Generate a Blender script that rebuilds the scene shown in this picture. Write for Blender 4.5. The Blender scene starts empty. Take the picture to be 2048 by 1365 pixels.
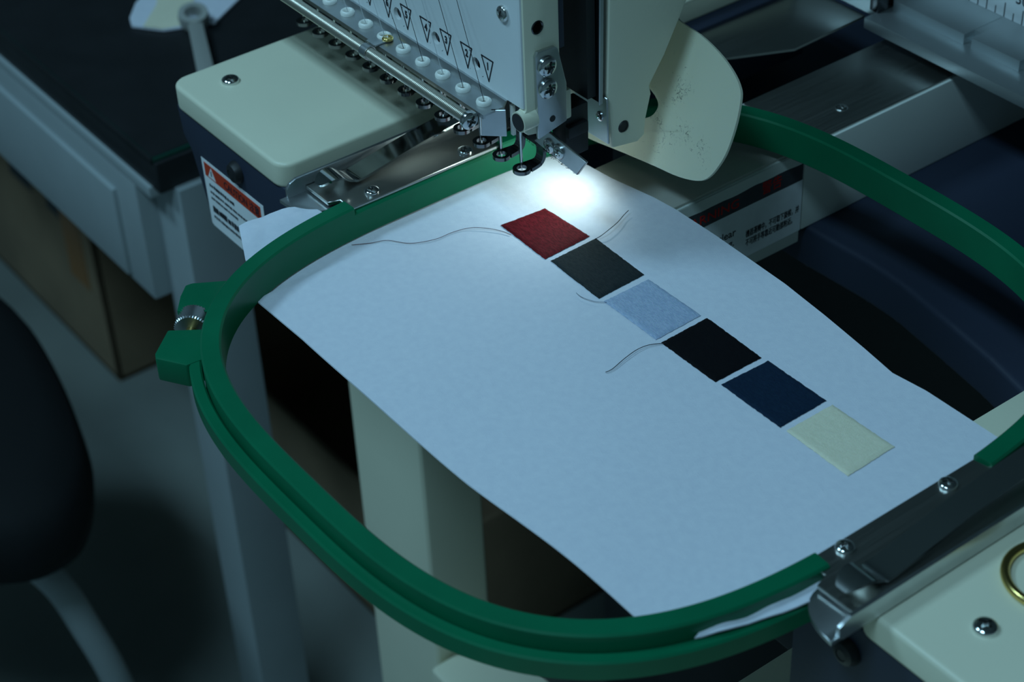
import bpy, bmesh, math, random
from mathutils import Vector, Matrix
random.seed(7)
K = 1.4            # all coordinates below are in hoop units; K turns them into metres
scene = bpy.context.scene
COL = scene.collection

# ------------------------------------------------------------------ camera, world, lights, exposure
CAM = Vector((0.43849704, -0.30858914, 0.3640573))
FWD = Vector((-0.6463, 0.4589, -0.6097)); RGT = Vector((0.6023, 0.7974, -0.0382))
FWD.normalize(); RGT = (RGT - FWD * RGT.dot(FWD)).normalized(); UPV = RGT.cross(FWD)
cd = bpy.data.cameras.new('camera'); co = bpy.data.objects.new('camera', cd); COL.objects.link(co)
co.matrix_world = Matrix(((RGT.x, UPV.x, -FWD.x, CAM.x * K), (RGT.y, UPV.y, -FWD.y, CAM.y * K), (RGT.z, UPV.z, -FWD.z, CAM.z * K), (0, 0, 0, 1)))
cd.sensor_width = 36.0; cd.lens = 3879.758 / 2048 * 36.0; cd.clip_start = 0.02; cd.clip_end = 50
cd.dof.use_dof = True; cd.dof.focus_distance = 0.615 * K; cd.dof.aperture_fstop = 13.0
scene.camera = co

w = bpy.data.worlds.new('room_air'); scene.world = w; w.use_nodes = True
w.node_tree.nodes['Background'].inputs[0].default_value = (0.36, 0.78, 1.0, 1)
w.node_tree.nodes['Background'].inputs[1].default_value = 0.0

def area(name, loc, target, sx, sy, power, col):
    l = bpy.data.lights.new(name, 'AREA'); l.shape = 'RECTANGLE'; l.size = sx * K; l.size_y = sy * K
    l.energy = power; l.color = col
    o = bpy.data.objects.new(name, l); COL.objects.link(o); o.location = Vector(loc) * K
    o.rotation_euler = (Vector(target) - Vector(loc)).to_track_quat('-Z', 'Y').to_euler()
    return o
TUBE = (0.43, 0.80, 1.04)
LIGHTS = ((-0.60, -0.75, 'left'), (0.35, -0.75, 'right'))
for lx, ly, nm in LIGHTS: area('ceiling_lamp_%s_offscreen' % nm, (lx, ly, 1.325), (lx, ly, 0), 0.40, 0.22, 16, TUBE)

vs = scene.view_settings
vs.view_transform = 'Standard'; vs.look = 'None'; vs.gamma = 1.0; vs.exposure = 0.0; vs.use_curve_mapping = False

# ------------------------------------------------------------------ materials
def mat(name, col, rough=0.5, metal=0.0, spec=0.5, var=0.0, vscale=60, bump=0.0, bscale=400, coat=0.0, trans=None):
    m = bpy.data.materials.new(name); m.use_nodes = True
    nt = m.node_tree; b = nt.nodes['Principled BSDF']
    b.inputs['Base Color'].default_value = (*col, 1); b.inputs['Roughness'].default_value = rough
    b.inputs['Metallic'].default_value = metal; b.inputs['Specular IOR Level'].default_value = spec
    b.inputs['Coat Weight'].default_value = coat
    tc = nt.nodes.new('ShaderNodeTexCoord')
    if var:
        n = nt.nodes.new('ShaderNodeTexNoise'); n.inputs['Scale'].default_value = vscale; n.inputs['Detail'].default_value = 6
        nt.links.new(tc.outputs['Object'], n.inputs['Vector'])
        r = nt.nodes.new('ShaderNodeValToRGB')
        r.color_ramp.elements[0].position = 0.3; r.color_ramp.elements[1].position = 0.7
        r.color_ramp.elements[0].color = (*[c * (1 - var) for c in col], 1); r.color_ramp.elements[1].color = (*[min(1, c * (1 + var)) for c in col], 1)
        nt.links.new(n.outputs['Fac'], r.inputs['Fac']); nt.links.new(r.outputs['Color'], b.inputs['Base Color'])
    if bump:
        n = nt.nodes.new('ShaderNodeTexNoise'); n.inputs['Scale'].default_value = bscale; n.inputs['Detail'].default_value = 4
        nt.links.new(tc.outputs['Object'], n.inputs['Vector'])
        bp = nt.nodes.new('ShaderNodeBump'); bp.inputs['Strength'].default_value = bump; bp.inputs['Distance'].default_value = 0.0006
        nt.links.new(n.outputs['Fac'], bp.inputs['Height']); nt.links.new(bp.outputs['Normal'], b.inputs['Normal'])
    return m

def brushed(name, col, rough, axis, metal=1.0):
    """steel with fine streaks stretched along one axis (0 x, 1 y, 2 z)"""
    m = mat(name, col, rough, metal)
    nt = m.node_tree; b = nt.nodes['Principled BSDF']
    tc = nt.nodes.new('ShaderNodeTexCoord'); mp = nt.nodes.new('ShaderNodeMapping')
    s = [900, 900, 900]; s[axis] = 18; mp.inputs['Scale'].default_value = s
    n = nt.nodes.new('ShaderNodeTexNoise'); n.inputs['Scale'].default_value = 1.0; n.inputs['Detail'].default_value = 3
    nt.links.new(tc.outputs['Object'], mp.inputs['Vector']); nt.links.new(mp.outputs['Vector'], n.inputs['Vector'])
    mr = nt.nodes.new('ShaderNodeMapRange'); mr.inputs['To Min'].default_value = rough * 0.75; mr.inputs['To Max'].default_value = min(1, rough * 1.35)
    nt.links.new(n.outputs['Fac'], mr.inputs['Value']); nt.links.new(mr.outputs['Result'], b.inputs['Roughness'])
    bp = nt.nodes.new('ShaderNodeBump'); bp.inputs['Strength'].default_value = 0.06; bp.inputs['Distance'].default_value = 0.0003
    nt.links.new(n.outputs['Fac'], bp.inputs['Height']); nt.links.new(bp.outputs['Normal'], b.inputs['Normal'])
    return m

def felt_mat():
    m = mat('felt_white', (0.78, 0.80, 0.90), 0.95, spec=0.15)
    nt = m.node_tree; b = nt.nodes['Principled BSDF']
    tc = nt.nodes.new('ShaderNodeTexCoord'); hs = []
    for rot, sc in ((0.3, (260, 1900, 900)), (-0.75, (240, 1700, 900)), (1.35, (260, 1800, 900))):
        mr = nt.nodes.new('ShaderNodeMapping'); mr.inputs['Rotation'].default_value = (0, 0, rot)
        mp = nt.nodes.new('ShaderNodeMapping'); mp.inputs['Scale'].default_value = sc
        n = nt.nodes.new('ShaderNodeTexNoise'); n.inputs['Scale'].default_value = 1.0; n.inputs['Detail'].default_value = 3; n.inputs['Distortion'].default_value = 0.6
        nt.links.new(tc.outputs['Object'], mr.inputs['Vector']); nt.links.new(mr.outputs['Vector'], mp.inputs['Vector'])
        nt.links.new(mp.outputs['Vector'], n.inputs['Vector']); hs.append(n)
    a = nt.nodes.new('ShaderNodeMath'); a.operation = 'MAXIMUM'; nt.links.new(hs[0].outputs['Fac'], a.inputs[0]); nt.links.new(hs[1].outputs['Fac'], a.inputs[1])
    a2 = nt.nodes.new('ShaderNodeMath'); a2.operation = 'MAXIMUM'; nt.links.new(a.outputs[0], a2.inputs[0]); nt.links.new(hs[2].outputs['Fac'], a2.inputs[1])
    cl = nt.nodes.new('ShaderNodeTexNoise'); cl.inputs['Scale'].default_value = 260; cl.inputs['Detail'].default_value = 5
    nt.links.new(tc.outputs['Object'], cl.inputs['Vector'])
    mx = nt.nodes.new('ShaderNodeMath'); mx.operation = 'MULTIPLY_ADD'; mx.inputs[1].default_value = 0.8
    nt.links.new(cl.outputs['Fac'], mx.inputs[0]); nt.links.new(a2.outputs[0], mx.inputs[2])
    r = nt.nodes.new('ShaderNodeValToRGB'); r.color_ramp.elements[0].position = 0.6; r.color_ramp.elements[1].position = 1.25
    r.color_ramp.elements[0].position = 0.30; r.color_ramp.elements[1].position = 0.70
    r.color_ramp.elements[0].color = (0.76, 0.78, 0.88, 1); r.color_ramp.elements[1].color = (0.81, 0.83, 0.92, 1)
    nt.links.new(cl.outputs['Fac'], r.inputs['Fac']); nt.links.new(r.outputs['Color'], b.inputs['Base Color'])
    bp = nt.nodes.new('ShaderNodeBump'); bp.inputs['Strength'].default_value = 0.35; bp.inputs['Distance'].default_value = 0.0004
    nt.links.new(mx.outputs[0], bp.inputs['Height']); nt.links.new(bp.outputs['Normal'], b.inputs['Normal'])
    b.inputs['Sheen Weight'].default_value = 0.25
    return m

def stitch_mat(name, col, hi, rough=0.7, spec=0.12, nf=0.5, gain=1.3):
    """tatami fill: threads run across (y), rows offset like little bricks"""
    m = mat(name, col, rough, spec=spec)
    nt = m.node_tree; b = nt.nodes['Principled BSDF']
    tc = nt.nodes.new('ShaderNodeTexCoord')
    br = nt.nodes.new('ShaderNodeTexBrick'); br.inputs['Scale'].default_value = 1.0
    br.inputs['Brick Width'].default_value = 0.0016; br.inputs['Row Height'].default_value = 0.00046; br.inputs['Mortar Size'].default_value = 0.00009
    br.inputs['Mortar Smooth'].default_value = 1.0; br.offset = 0.37
    br.inputs['Color1'].default_value = (*hi, 1); br.inputs['Color2'].default_value = (*col, 1); br.inputs['Mortar'].default_value = (*col, 1)
    nt.links.new(tc.outputs['Object'], br.inputs['Vector'])
    n = nt.nodes.new('ShaderNodeTexNoise'); n.inputs['Scale'].default_value = 2200; n.inputs['Detail'].default_value = 2
    nt.links.new(tc.outputs['Object'], n.inputs['Vector'])
    mix = nt.nodes.new('ShaderNodeMixRGB'); mix.blend_type = 'MULTIPLY'; mix.inputs['Fac'].default_value = nf
    nt.links.new(br.outputs['Color'], mix.inputs['Color1']); nt.links.new(n.outputs['Color'], mix.inputs['Color2'])
    mul = nt.nodes.new('ShaderNodeMixRGB'); mul.blend_type = 'MULTIPLY'; mul.inputs['Fac'].default_value = 1; mul.inputs['Color2'].default_value = (gain, gain, gain, 1)
    nt.links.new(mix.outputs['Color'], mul.inputs['Color1']); nt.links.new(mul.outputs['Color'], b.inputs['Base Color'])
    ad = nt.nodes.new('ShaderNodeMath'); ad.operation = 'MULTIPLY_ADD'; ad.inputs[1].default_value = -1.0
    nt.links.new(br.outputs['Fac'], ad.inputs[0]); nt.links.new(n.outputs['Fac'], ad.inputs[2])
    bp = nt.nodes.new('ShaderNodeBump'); bp.inputs['Strength'].default_value = 0.6; bp.inputs['Distance'].default_value = 0.0002
    nt.links.new(ad.outputs[0], bp.inputs['Height']); nt.links.new(bp.outputs['Normal'], b.inputs['Normal'])
    return m

def guard_mat():
    """yellowed plastic with oily smudges and lint flecks"""
    m = mat('yellowed_plastic', (0.80, 0.79, 0.60), 0.42)
    nt = m.node_tree; b = nt.nodes['Principled BSDF']; tc = nt.nodes.new('ShaderNodeTexCoord')
    n1 = nt.nodes.new('ShaderNodeTexNoise'); n1.inputs['Scale'].default_value = 38; n1.inputs['Detail'].default_value = 3
    n2 = nt.nodes.new('ShaderNodeTexNoise'); n2.inputs['Scale'].default_value = 420; n2.inputs['Detail'].default_value = 6; n2.inputs['Roughness'].default_value = 0.7; n2.inputs['Distortion'].default_value = 1.5
    for n in (n1, n2): nt.links.new(tc.outputs['Object'], n.inputs['Vector'])
    mu = nt.nodes.new('ShaderNodeMath'); mu.operation = 'MULTIPLY'
    nt.links.new(n1.outputs['Fac'], mu.inputs[0]); nt.links.new(n2.outputs['Fac'], mu.inputs[1])
    r = nt.nodes.new('ShaderNodeValToRGB'); r.color_ramp.elements[0].position = 0.338; r.color_ramp.elements[1].position = 0.42
    r.color_ramp.elements[0].color = (0.80, 0.79, 0.61, 1); r.color_ramp.elements[1].color = (0.16, 0.15, 0.10, 1)
    nt.links.new(mu.outputs[0], r.inputs['Fac']); nt.links.new(r.outputs['Color'], b.inputs['Base Color'])
    b.inputs['Subsurface Weight'].default_value = 0.25; b.inputs['Subsurface Radius'].default_value = (0.004, 0.003, 0.002)
    b.inputs['Subsurface Scale'].default_value = 1.0
    return m

def emit(name, col, s):
    m = bpy.data.materials.new(name); m.use_nodes = True; b = m.node_tree.nodes['Principled BSDF']
    b.inputs['Emission Color'].default_value = (*col, 1); b.inputs['Emission Strength'].default_value = s
    return m

M = dict(
    felt=felt_mat(),
    green=mat('green_plastic', (0.0005, 0.140, 0.062), 0.36, spec=0.28, var=0.12, vscale=25, bump=0.02, bscale=300),
    cream=mat('cream_enamel', (0.80, 0.79, 0.61), 0.40, var=0.03, vscale=12, bump=0.10, bscale=500),
    white=mat('white_enamel', (0.74, 0.77, 0.72), 0.45, var=0.03, vscale=12, bump=0.08, bscale=500),
    plate_white=mat('plate_white', (0.76, 0.79, 0.80), 0.4, var=0.04, vscale=30),
    navy=mat('navy_enamel', (0.020, 0.029, 0.055), 0.6, var=0.08, vscale=20, bump=0.12, bscale=450),
    steel_y=brushed('brushed_steel', (0.50, 0.50, 0.47), 0.32, 1),
    steel_x=brushed('brushed_steel_cross', (0.52, 0.53, 0.52), 0.32, 0),
    needle_plate=brushed('scratched_steel', (0.62, 0.61, 0.54), 0.5, 1, metal=0.35),
    plain_steel=mat('sheet_steel', (0.55, 0.57, 0.58), 0.35, 1.0, var=0.08, vscale=80),
    wrench=mat('wrench_steel', (0.62, 0.62, 0.58), 0.55, 0.6),
    chrome=mat('polished_steel', (0.72, 0.73, 0.72), 0.10, 1.0),
    screw=mat('screw_steel', (0.60, 0.61, 0.60), 0.18, 1.0),
    dark_steel=mat('blackened_steel', (0.10, 0.10, 0.105), 0.22, 1.0),
    foot=mat('presser_foot_steel', (0.20, 0.20, 0.205), 0.20, 1.0),
    alu=mat('aluminium', (0.50, 0.54, 0.55), 0.42, 0.85, var=0.05, vscale=40),
    black=mat('black_paint', (0.012, 0.013, 0.015), 0.5, var=0.2, vscale=30),
    gloss_black=mat('black_gloss', (0.006, 0.007, 0.009), 0.12),
    ceramic=mat('white_ceramic', (0.86, 0.86, 0.80), 0.35),
    guard=guard_mat(),
    ink=mat('black_ink', (0.012, 0.012, 0.02), 0.6),
    paper=mat('sticker_paper', (0.90, 0.92, 0.94), 0.5, var=0.05, vscale=90, bump=0.15, bscale=120),
    paper_red=mat('sticker_red', (0.55, 0.045, 0.012), 0.5),
    paper_dark=mat('sticker_dark_grey', (0.055, 0.060, 0.068), 0.5, var=0.15, vscale=100),
    red_ink=mat('red_ink', (0.60, 0.02, 0.015), 0.5),
    glass=mat('table_glass_edge', (0.004, 0.07, 0.05), 0.08, coat=0.5),
    card=mat('cardboard', (0.27, 0.19, 0.115), 0.85, var=0.2, vscale=9, bump=0.15, bscale=90),
    tape=mat('brown_tape', (0.32, 0.13, 0.03), 0.35),
    box_print=mat('box_print', (0.05, 0.055, 0.06), 0.8),
    wall=mat('wall_paint', (0.52, 0.55, 0.55), 0.8, var=0.04, vscale=3),
    coil=mat('coil_steel', (0.62, 0.58, 0.50), 0.38, 1.0),
    floor=mat('floor_paint', (0.20, 0.225, 0.21), 0.55, var=0.18, vscale=4, bump=0.05, bscale=60),
    cushion=mat('black_vinyl', (0.008, 0.009, 0.010), 0.8, spec=0.25, bump=0.2, bscale=200),
    brass=mat('brass', (0.78, 0.58, 0.20), 0.22, 1.0),
    thread_dark=mat('thread_black', (0.018, 0.016, 0.022), 0.7),
    thread_red=mat('thread_red', (0.10, 0.014, 0.02), 0.7),
    thread_grey=mat('thread_grey', (0.30, 0.33, 0.40), 0.7),
    thread_light=mat('thread_light', (0.55, 0.58, 0.60), 0.6),
    rail=mat('grey_enamel', (0.36, 0.40, 0.41), 0.45, var=0.04, vscale=20),
    lens=emit('lamp_lens', (0.85, 1.0, 0.98), 6.0),
    bag=mat('thin_plastic', (0.55, 0.58, 0.56), 0.35, bump=0.3, bscale=60),
)
SW = [stitch_mat('stitch_red', (0.10, 0.004, 0.008), (0.23, 0.011, 0.020)), stitch_mat('stitch_charcoal', (0.018, 0.026, 0.030), (0.032, 0.042, 0.045)),
      stitch_mat('stitch_blue_grey', (0.36, 0.45, 0.63), (0.52, 0.60, 0.76), nf=0.3), stitch_mat('stitch_black', (0.004, 0.004, 0.006), (0.007, 0.007, 0.009)),
      stitch_mat('stitch_navy', (0.008, 0.022, 0.050), (0.012, 0.032, 0.066)), stitch_mat('stitch_cream', (0.94, 0.88, 0.66), (1.0, 0.95, 0.74), nf=0.12, gain=1.05)]

# ------------------------------------------------------------------ mesh helpers
def V(p): return Vector(p)
def box(bm, x0, x1, y0, y1, z0, z1, bev=0.0, seg=2):
    t = bmesh.new(); bmesh.ops.create_cube(t, size=1)
    for v in t.verts: v.co = Vector(((x0 + x1) / 2 + v.co.x * (x1 - x0), (y0 + y1) / 2 + v.co.y * (y1 - y0), (z0 + z1) / 2 + v.co.z * (z1 - z0)))
    if bev: bmesh.ops.bevel(t, geom=list(t.edges), offset=bev, segments=seg, profile=0.6, affect='EDGES')
    merge(bm, t)
def merge(bm, t, mtx=None):
    if mtx is not None: bmesh.ops.transform(t, matrix=mtx, verts=t.verts)
    me = bpy.data.meshes.new('tmp'); t.to_mesh(me); t.free(); bm.from_mesh(me); bpy.data.meshes.remove(me)
def prism(bm, pts, vec, bev=0.0, seg=2, rim=False):
    t = bmesh.new(); vec = V(vec); vs_ = [t.verts.new(V(p)) for p in pts]; f = t.faces.new(vs_)
    r = bmesh.ops.extrude_face_region(t, geom=[f]); nv = [g for g in r['geom'] if isinstance(g, bmesh.types.BMVert)]
    bmesh.ops.translate(t, verts=nv, vec=vec); bmesh.ops.recalc_face_normals(t, faces=t.faces)
    if bev: bmesh.ops.bevel(t, geom=[e for e in t.edges if not rim or abs((e.verts[0].co - e.verts[1].co).normalized().dot(vec.normalized())) < 0.9], offset=bev, segments=seg, profile=0.6, affect='EDGES')
    merge(bm, t)
def frame(axis):
    a = V(axis).normalized(); u = a.orthogonal().normalized(); return u, a.cross(u), a
def lathe(bm, prof, c, axis=(0, 0, 1), n=24):
    u, v, a = frame(axis); c = V(c); rings = []
    for r, h in prof:
        if r < 1e-9: rings.append([bm.verts.new(c + a * h)])
        else: rings.append([bm.verts.new(c + a * h + (u * math.cos(2 * math.pi * i / n) + v * math.sin(2 * math.pi * i / n)) * r) for i in range(n)])
    for A, B in zip(rings, rings[1:]):
        for i in range(n):
            j = (i + 1) % n
            if len(A) == 1 and len(B) == 1: continue
            if len(A) == 1: bm.faces.new((A[0], B[i], B[j]))
            elif len(B) == 1: bm.faces.new((A[i], A[j], B[0]))
            else: bm.faces.new((A[i], A[j], B[j], B[i]))
def cyl(bm, p0, p1, r, n=16, r1=None):
    p0, p1 = V(p0), V(p1); L = (p1 - p0).length; lathe(bm, [(0, 0), (r, 0), (r if r1 is None else r1, L), (0, L)], p0, p1 - p0, n)
def tube(bm, pts, r, n=8, closed=False):
    pts = [V(p) for p in pts]; N = len(pts); rings = []; u = None
    for i, p in enumerate(pts):
        a = pts[(i - 1) % N] if (closed or i) else p; b = pts[(i + 1) % N] if (closed or i < N - 1) else p
        t = (b - a).normalized()
        u = t.orthogonal().normalized() if u is None else (u - t * u.dot(t)).normalized()
        v = t.cross(u); rr = r[i] if isinstance(r, (list, tuple)) else r
        rings.append([bm.verts.new(p + (u * math.cos(2 * math.pi * k / n) + v * math.sin(2 * math.pi * k / n)) * rr) for k in range(n)])
    for i in range(N if closed else N - 1):
        A, B = rings[i], rings[(i + 1) % N]
        for k in range(n): bm.faces.new((A[k], A[(k + 1) % n], B[(k + 1) % n], B[k]))
    if not closed: bm.faces.new(rings[0][::-1]); bm.faces.new(rings[-1])
def sweep(bm, path, section, closed=True):
    """path: list of (point, out_dir); section: list of (out, up)"""
    rings = [[bm.verts.new(p + d * s[0] + Vector((0, 0, s[1]))) for s in section] for p, d in path]
    N = len(rings); m = len(section)
    for i in range(N if closed else N - 1):
        A, B = rings[i], rings[(i + 1) % N]
        for k in range(m): bm.faces.new((A[k], B[k], B[(k + 1) % m], A[(k + 1) % m]))
    if not closed: bm.faces.new(rings[0]); bm.faces.new(rings[-1][::-1])
def ribbon(bm, prof, lat, t):
    """a bent strip: prof = centre points, lat(i) = (left, right) lateral vectors; thickness t along the local normal"""
    P = [V(p) for p in prof]; top, bot = [], []
    for i, p in enumerate(P):
        d = (P[min(i + 1, len(P) - 1)] - P[max(i - 1, 0)]).normalized(); l, r = lat(i); l, r = V(l), V(r)
        nrm = (r - l).cross(d).normalized()
        if nrm.z < 0: nrm = -nrm
        top.append((bm.verts.new(p + l + nrm * t / 2), bm.verts.new(p + r + nrm * t / 2))); bot.append((bm.verts.new(p + l - nrm * t / 2), bm.verts.new(p + r - nrm * t / 2)))
    for i in range(len(P) - 1):
        (a, b), (c, d) = top[i], top[i + 1]; (e, f), (g, h) = bot[i], bot[i + 1]
        bm.faces.new((a, b, d, c)); bm.faces.new((e, g, h, f)); bm.faces.new((a, c, g, e)); bm.faces.new((b, f, h, d))
    bm.faces.new((top[0][0], bot[0][0], bot[0][1], top[0][1])); bm.faces.new((top[-1][0], top[-1][1], bot[-1][1], bot[-1][0]))
def screw_head(bm, c, axis, r, h, cross=True, rot=0.3, n=40):
    """pan head with a pressed cross recess"""
    u, v, a = frame(axis); c = V(c); u, v = u * math.cos(rot) + v * math.sin(rot), v * math.cos(rot) - u * math.sin(rot)
    rad = [0.0, .1, .16, .22, .3, .38, .46, .52, .6, .7, .8, .88, .94, .98, 1.0]; rings = []
    for q in rad:
        ring = []
        for i in range(n if q else 1):
            an = 2 * math.pi * i / n; x, y = q * math.cos(an), q * math.sin(an)
            z = h * (0.35 + 0.65 * math.sqrt(max(0, 1 - q ** 2.6)))
            if cross and q < 0.56 and (abs(x) < .13 or abs(y) < .13): z -= h * 0.9
            ring.append(bm.verts.new(c + (u * x + v * y) * r + a * z))
        rings.append(ring)
    rings.append([bm.verts.new(c + (u * math.cos(2 * math.pi * i / n) + v * math.sin(2 * math.pi * i / n)) * r - a * h * 0.3) for i in range(n)])
    for A, B in zip(rings, rings[1:]):
        for i in range(n):
            j = (i + 1) % n
            if len(A) == 1: bm.faces.new((A[0], B[i], B[j]))
            else: bm.faces.new((A[i], B[i], B[j], A[j]))
def text_bm(body, size, depth=0.00008, align='LEFT', off=0.0):
    cu = bpy.data.curves.new('txt', 'FONT'); cu.body = body; cu.size = size; cu.align_x = align; cu.extrude = depth; cu.resolution_u = 3; cu.offset = off
    o = bpy.data.objects.new('txt', cu); COL.objects.link(o); bpy.context.view_layer.update()
    me = bpy.data.meshes.new_from_object(o.evaluated_get(bpy.context.evaluated_depsgraph_get()))
    t = bmesh.new(); t.from_mesh(me); bpy.data.meshes.remove(me); bpy.data.objects.remove(o); bpy.data.curves.remove(cu)
    return t
def text_on(bm, body, size, origin, right, up, xs=1.0, align='LEFT', off=0.0):
    r, u = V(right).normalized(), V(up).normalized(); n = r.cross(u); t = text_bm(body, size, align=align, off=off); o = V(origin)
    m = Matrix(((r.x * xs, u.x, n.x, o.x), (r.y * xs, u.y, n.y, o.y), (r.z * xs, u.z, n.z, o.z), (0, 0, 0, 1)))
    merge(bm, t, m)

# ------------------------------------------------------------------ object helpers
def tag(o, label=None, cat=None, group=None, kind=None):
    if label: o['label'] = label
    if cat: o['category'] = cat
    if group: o['group'] = group
    if kind: o['kind'] = kind
    return o
def thing(name, loc, label, cat, group=None):
    o = bpy.data.objects.new(name, None); COL.objects.link(o); o.location = V(loc) * K; o.empty_display_size = 0.02
    return tag(o, label, cat, group)
def wloc(o):
    p = Vector((0, 0, 0))
    while o is not None: p += o.location; o = o.parent
    return p
def mk(name, bm, m, parent=None, ang=35, label=None, cat=None, group=None, kind=None, recalc=True, origin=None):
    if recalc: bmesh.ops.recalc_face_normals(bm, faces=bm.faces)
    me = bpy.data.meshes.new(name)
    off = wloc(parent) if parent else Vector((0, 0, 0))
    loc = V(origin) * K - off if origin is not None else Vector((0, 0, 0))
    for v in bm.verts: v.co = v.co * K - off - loc
    bm.to_mesh(me); bm.free(); me.materials.append(M[m] if isinstance(m, str) else m)
    me.shade_smooth(); me.set_sharp_from_angle(angle=math.radians(ang))
    o = bpy.data.objects.new(name, me); COL.objects.link(o); o.parent = parent; o.location = loc
    return tag(o, label, cat, group, kind)
def B(): return bmesh.new()
def one(fn, *a, **k):
    b = bmesh.new(); fn(b, *a, **k); return b

# ------------------------------------------------------------------ setting
RX0, RX1, RY0, RY1, RZ = -2.4, 1.9, -2.0, 2.2, 1.40
mk('floor', one(box, RX0 - .05, RX1 + .05, RY0 - .05, RY1 + .05, -0.66, -0.62), 'floor', kind='structure')
mk('ceiling', one(box, RX0 - .05, RX1 + .05, RY0 - .05, RY1 + .05, RZ, RZ + 0.05), 'wall', kind='structure')
mk('wall_left', one(box, RX0 - .05, RX0, RY0, RY1, -0.62, RZ), 'wall', kind='structure')
mk('wall_right', one(box, RX1, RX1 + .05, RY0, RY1, -0.62, RZ), 'wall', kind='structure')
mk('wall_back', one(box, RX0, RX1, RY1, RY1 + .05, -0.62, RZ), 'wall', kind='structure')
mk('wall_front', one(box, RX0, RX1, RY0 - .05, RY0, -0.62, RZ), 'wall', kind='structure')
for lx, ly, nm in LIGHTS:
    b = bmesh.new(); box(b, lx - 0.19, lx + 0.19, ly - 0.10, ly + 0.10, 1.330, 1.40, 0.004)
    mk('ceiling_light', b, 'rail', None, label='flat ceiling light above the black chair' if lx < -0.5 else 'flat ceiling light above the front of the hoop', cat='ceiling light', group='ceiling lights')

# ------------------------------------------------------------------ machine base, bed
base = thing('embroidery_machine', (0.05, 0.2, -0.62), 'embroidery machine with navy base, white bed arm and off-white upper arm with yellowed lamp guard', 'machine')
pl = [(-0.22, 0.119), (0.0264, 0.1191), (0.0563, 0.1204), (0.0716, 0.1197), (0.0996, 0.1150), (0.1202, 0.1112), (0.1396, 0.1061), (0.17, 0.0990), (0.21, 0.0985), (0.34, 0.0985), (0.34, 0.42), (-0.22, 0.42)]
b = B(); prism(b, [(x, y, -0.0393) for x, y in pl], (0, 0, -0.018), 0.0022, 3); mk('base_top', b, 'navy', base)
b = B(); prism(b, [(x, y + 0.10, -0.055) for x, y in pl if y < 0.3] + [(0.34, 0.42, -0.055), (-0.22, 0.42, -0.055)], (0, 0, -0.565)); mk('pedestal', b, 'black', base)

bed = base
b = B(); box(b, -0.0125, 0.0257, 0.012, 0.1150, -0.0440, -0.0048, 0.0006); mk('bed_front', b, 'white', bed)
b = B(); box(b, -0.0125, 0.0257, 0.1158, 0.30, -0.0393, -0.0048, 0.0008); mk('bed_rear', b, 'white', bed)
b = B(); box(b, -0.0118, 0.0250, 0.012, 0.1185, -0.0048, -0.0036, 0.0005); mk('needle_plate', b, 'needle_plate', bed, label='worn steel needle plate')
b = B(); box(b, -0.0112, 0.0245, 0.1200, 0.1975, -0.0048, -0.0038, 0.0005); mk('cover_plate', b, 'steel_y', bed)
b = B(); box(b, -0.0125, 0.0255, 0.2015, 0.29, -0.0048, -0.0036, 0.0004); mk('rear_plate', b, 'black', bed)
b = B(); screw_head(b, (0.0146, 0.1443, -0.0039), (0, 0, 1), 0.0024, 0.0007); mk('screw', b, 'screw', bed)
st = mk('warning_sticker', one(box, 0.0257, 0.02585, 0.030, 0.1152, -0.0388, -0.0093), 'paper', bed, label='creased warning sticker')
b = B()
# torn upper edge of the sticker, folded over the bed's rim
xs_ = [0.030 + i * (0.1152 - 0.030) / 40 for i in range(41)]
TE = [-0.0096 - 0.00014 * round(math.sin(i * 0.35) + math.sin(i * 0.83)) for i in range(41)]
for i in range(40):
    z0 = TE[i]; z1 = TE[i + 1]
    f = [b.verts.new(p) for p in ((0.02605, xs_[i], z0), (0.02605, xs_[i + 1], z1), (0.02590, xs_[i + 1], -0.0052), (0.02590, xs_[i], -0.0052))]; b.faces.new(f)
mk('torn_edge', b, 'white', st, recalc=False)
b = B(); box(b, 0.0258, 0.02595, 0.030, 0.1150, -0.0168, -0.0095); mk('dark_band', b, 'paper_dark', st)
b = B(); text_on(b, 'WARNING', 0.0052, (0.02598, 0.0555, -0.0152), (0, 1, 0), (0, 0, 1), 1.15)
text_on(b, '警告', 0.0058, (0.02598, 0.0950, -0.0148), (0, 1, 0), (0, 0, 1), 0.85); mk('red_lettering', b, 'red_ink', st)
b = B(); text_on(b, 's clear', 0.0044, (0.0259, 0.0718, -0.0268), (0, 1, 0), (0, 0, 1)); text_on(b, 'ing.', 0.0044, (0.0259, 0.0768, -0.0310), (0, 1, 0), (0, 0, 1))
text_on(b, '機器運轉中，不可取下旋梭，并', 0.0033, (0.0259, 0.0882, -0.0300), (0, 1, 0), (0, 0, 1), 0.56)
text_on(b, '不可將手等靠近可動部附近。', 0.0033, (0.0259, 0.0882, -0.0338), (0, 1, 0), (0, 0, 1), 0.56); mk('black_lettering', b, 'ink', st)

fr = base
b = B(); box(b, 0.1392, 0.1785, 0.050, 0.128, -0.10, -0.0385, 0.001); mk('frame_block', b, 'cream', fr)
b = B(); box(b, 0.1386, 0.29, -0.20, 0.094, -0.15, -0.0925, 0.002); mk('frame_rail', b, 'cream', fr)
b = B(); box(b, 0.20, 0.25, 0.02, 0.07, -0.62, -0.149, 0.002); mk('frame_leg', b, 'cream', fr)

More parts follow.
